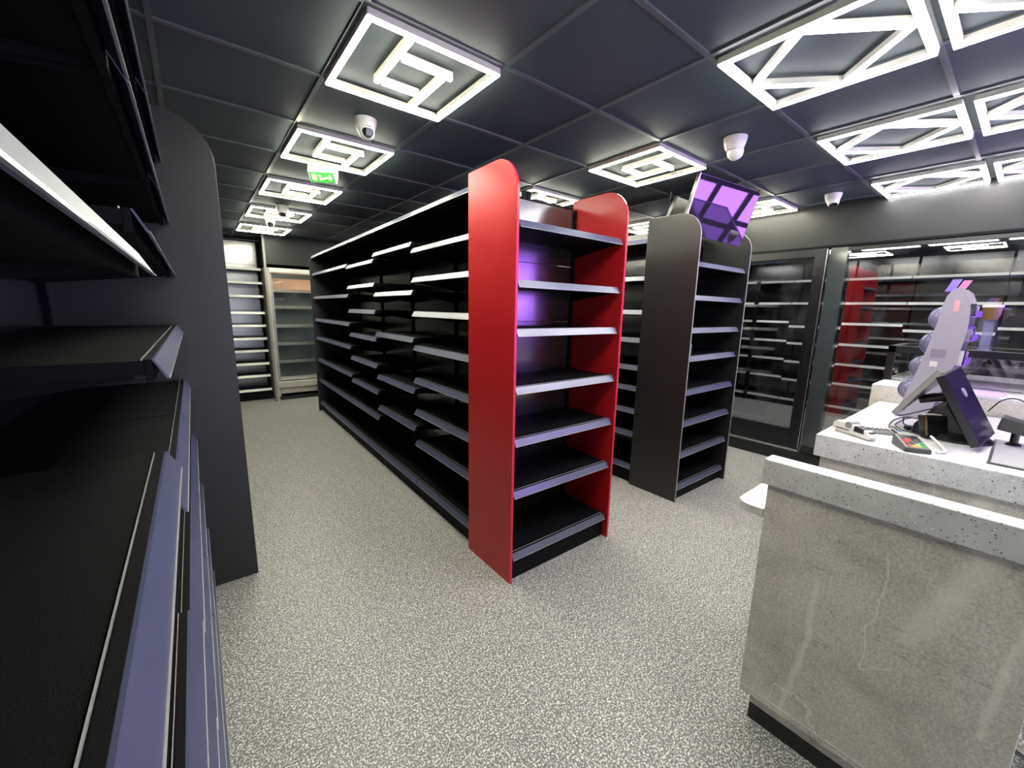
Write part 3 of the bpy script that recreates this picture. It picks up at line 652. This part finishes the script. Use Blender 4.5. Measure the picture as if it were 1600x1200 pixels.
MB().prism([(0, 0), (.19, -.012), (.20, .006), (.17, .03), (.10, .044), (.02, .048), (0, .03)], 'y', -.022, .022).build('body', WHT, t, bevel=.006)
MB().prism([(.11, .012), (.165, .010), (.16, .034), (.115, .042)], 'y', -.0235, .0235).build('label_window', DARKP, t, bevel=.003)
MB().prism([(.01, .0), (.10, -.004), (.10, -.0135), (.01, -.0135)], 'y', -.012, .012).build('trigger', WHT, t, bevel=.003)
MB().box(.02, .09, -.0228, .0228, .008, .013).build('seam', DGREY, t)
MB().lathe([(.001, -.027), (.016, -.027), (.016, .027), (.001, .027)], 18, (.085, 0, .038), Matrix.Rotation(PI / 2, 3, 'X')).build('roll_hub', GREYP, t, smooth=True)
MB().box(.172, .186, -.014, .014, .02, .026).build('knob', DGREY, t)
t = thing('phone_handset', 'grey flat handset lying behind the white label gun', 'handset', (2.66, .455, ZT), math.radians(-60))
MB().box(0, .13, 0, .06, 0, .018).build('body', GREYP, t, bevel=.005)
keypad(t, .015, .008, 6, 3, .018, .016, .0185, [DGREY])
t = thing('remote_control', 'small black remote control with white and blue buttons', 'remote', (2.83, .375, ZT), math.radians(-158))
MB().box(0, .13, 0, .042, 0, .012).build('body', DARKP, t, bevel=.004)
keypad(t, .010, .006, 6, 2, .019, .018, .0125, [KW, KW, KB, KW, KW], .012)
t = thing('cable_holder', 'bent white plastic bracket beside the till foot', 'bracket', (2.60, .17, ZT + .006))
MB().tube(catmull([(.10, .045, .03), (.02, .0, .01), (-.03, -.018, .0), (-.055, -.012, .0), (-.08, .005, 0)], 6), .0055).build('rod', WHT, t, smooth=True)
# loose cables
def cable(label, pts, r=.003, m=DARKP, grp=None):
    return tag(MB().tube(catmull(pts, 8), r, 6).build('cable', m, None, smooth=True), label, 'cable', grp)
z = ZT + .0035
cable('black cable looping in coils left of the upright card terminal', [(2.86, .27, z), (2.88, .31, z), (2.90, .345, z), (3.02, .385, z), (3.2, .37, z + .005), (3.14, .33, z + .03), (3.02, .355, z + .045), (2.98, .345, z + .015), (3.05, .31, z), (3.12, .28, z), (2.98, .27, z)])
cable('thin black cable lying from the remote towards the card keypad', [(2.60, .30, z), (2.66, .305, z), (2.76, .315, z), (2.84, .365, z + .016), (2.92, .395, z), (3.10, .41, z), (3.26, .39, z), (3.30, .33, z)])
cable('black cable hanging from the customer screen down to the worktop', [(2.93, .350, 1.06), (2.97, .385, 1.02), (3.03, .36, 1.01), (3.06, .30, 1.04), (3.02, .24, 1.075), (2.93, .20, 1.085)])
t = thing('power_plug', 'black power plug lying among the loose cables', 'plug', (2.93, .300, ZT), .5)
MB().box(0, .035, 0, .03, 0, .02).build('body', DARKP, t, bevel=.004)
MB().box(.01, .014, -.014, .0, .006, .012).box(.022, .026, -.014, 0, .006, .012).build('pin', SILV, t)
# scanner on its arm, right of the till screen
t = thing('barcode_scanner', 'black barcode scanner on a stub arm at the right of the till screen', 'scanner', (2.98, -.03, ZT))
MB().lathe([(.001, .005), (.026, .005), (.026, .012), (.014, .02), (.014, .07), (.001, .07)], 24).build('stand', DARKP, t, smooth=True)
MB().hexa([(-.04, -.035, .06), (.05, -.035, .06), (-.04, .06, .075), (.05, .06, .075), (-.04, -.045, .115), (.05, -.045, .115), (-.04, .05, .14), (.05, .05, .14)]).build('scanner_head', DGREY, t, bevel=.006)
MB().box(-.03, .04, -.0455, -.042, .07, .105).build('scan_window', SCRN, t)
t = thing('glass_mat', 'black-framed glass panel set on the worktop at the right photo edge', 'glass mat', (2.53, -.50, ZT))
MB().box(0, .54, 0, .53, 0, .004).build('frame', DARKP, t)
MB().box(.018, .522, .018, .520, .0041, .0055).build('glass', mat('grey_glass', (.72, .72, .70), .12, coat=.5), t)
tag(MB().prism([(0, 0), (.20, -.03), (.32, .0), (.36, .07), (.30, .13), (.12, .15), (.02, .10)], 'z', 0, .004).build('paper_sheet', mat('lilac_paper', (.62, .45, .80), .5), None, loc=(3.815, .06, 1.0625), rz=.0), 'pale lilac rounded sheet lying on the rear counter behind the till screen', 'paper')
t = thing('wire_tray', 'stack of clear plastic trays with thin wires at the right photo edge', 'tray', (3.40, -.20, ZT))
for k in range(4): MB().box(0, .26 - k * .01, 0, .17 - k * .006, k * .022, k * .022 + .003).box(0, .004, 0, .17 - k * .006, k * .022, k * .022 + .018).box(0, .26 - k * .01, 0, .004, k * .022, k * .022 + .018).build('tray', LILAC, t)
cable('thin dark cable arching over the clear trays', [(3.45, .08, 1.03), (3.44, .04, 1.10), (3.42, -.01, 1.12), (3.38, -.06, 1.09), (3.34, -.09, 1.0), (3.33, -.10, ZT + .004)], .0035)
t = thing('mobile_phone', 'black mobile phone in a tan case at the right photo edge', 'phone', (3.22, -.13, ZT + .03), -.6)
t.rotation_euler = (.0, -.3, -.6)
MB().box(0, .14, 0, .07, 0, .008).build('case', BRASS, t, bevel=.003)
MB().box(.006, .134, .005, .065, .0082, .0095).build('screen', SCRN, t)
MB().box(.0, .05, .01, .06, -.03, -.001).build('cradle', DARKP, t)
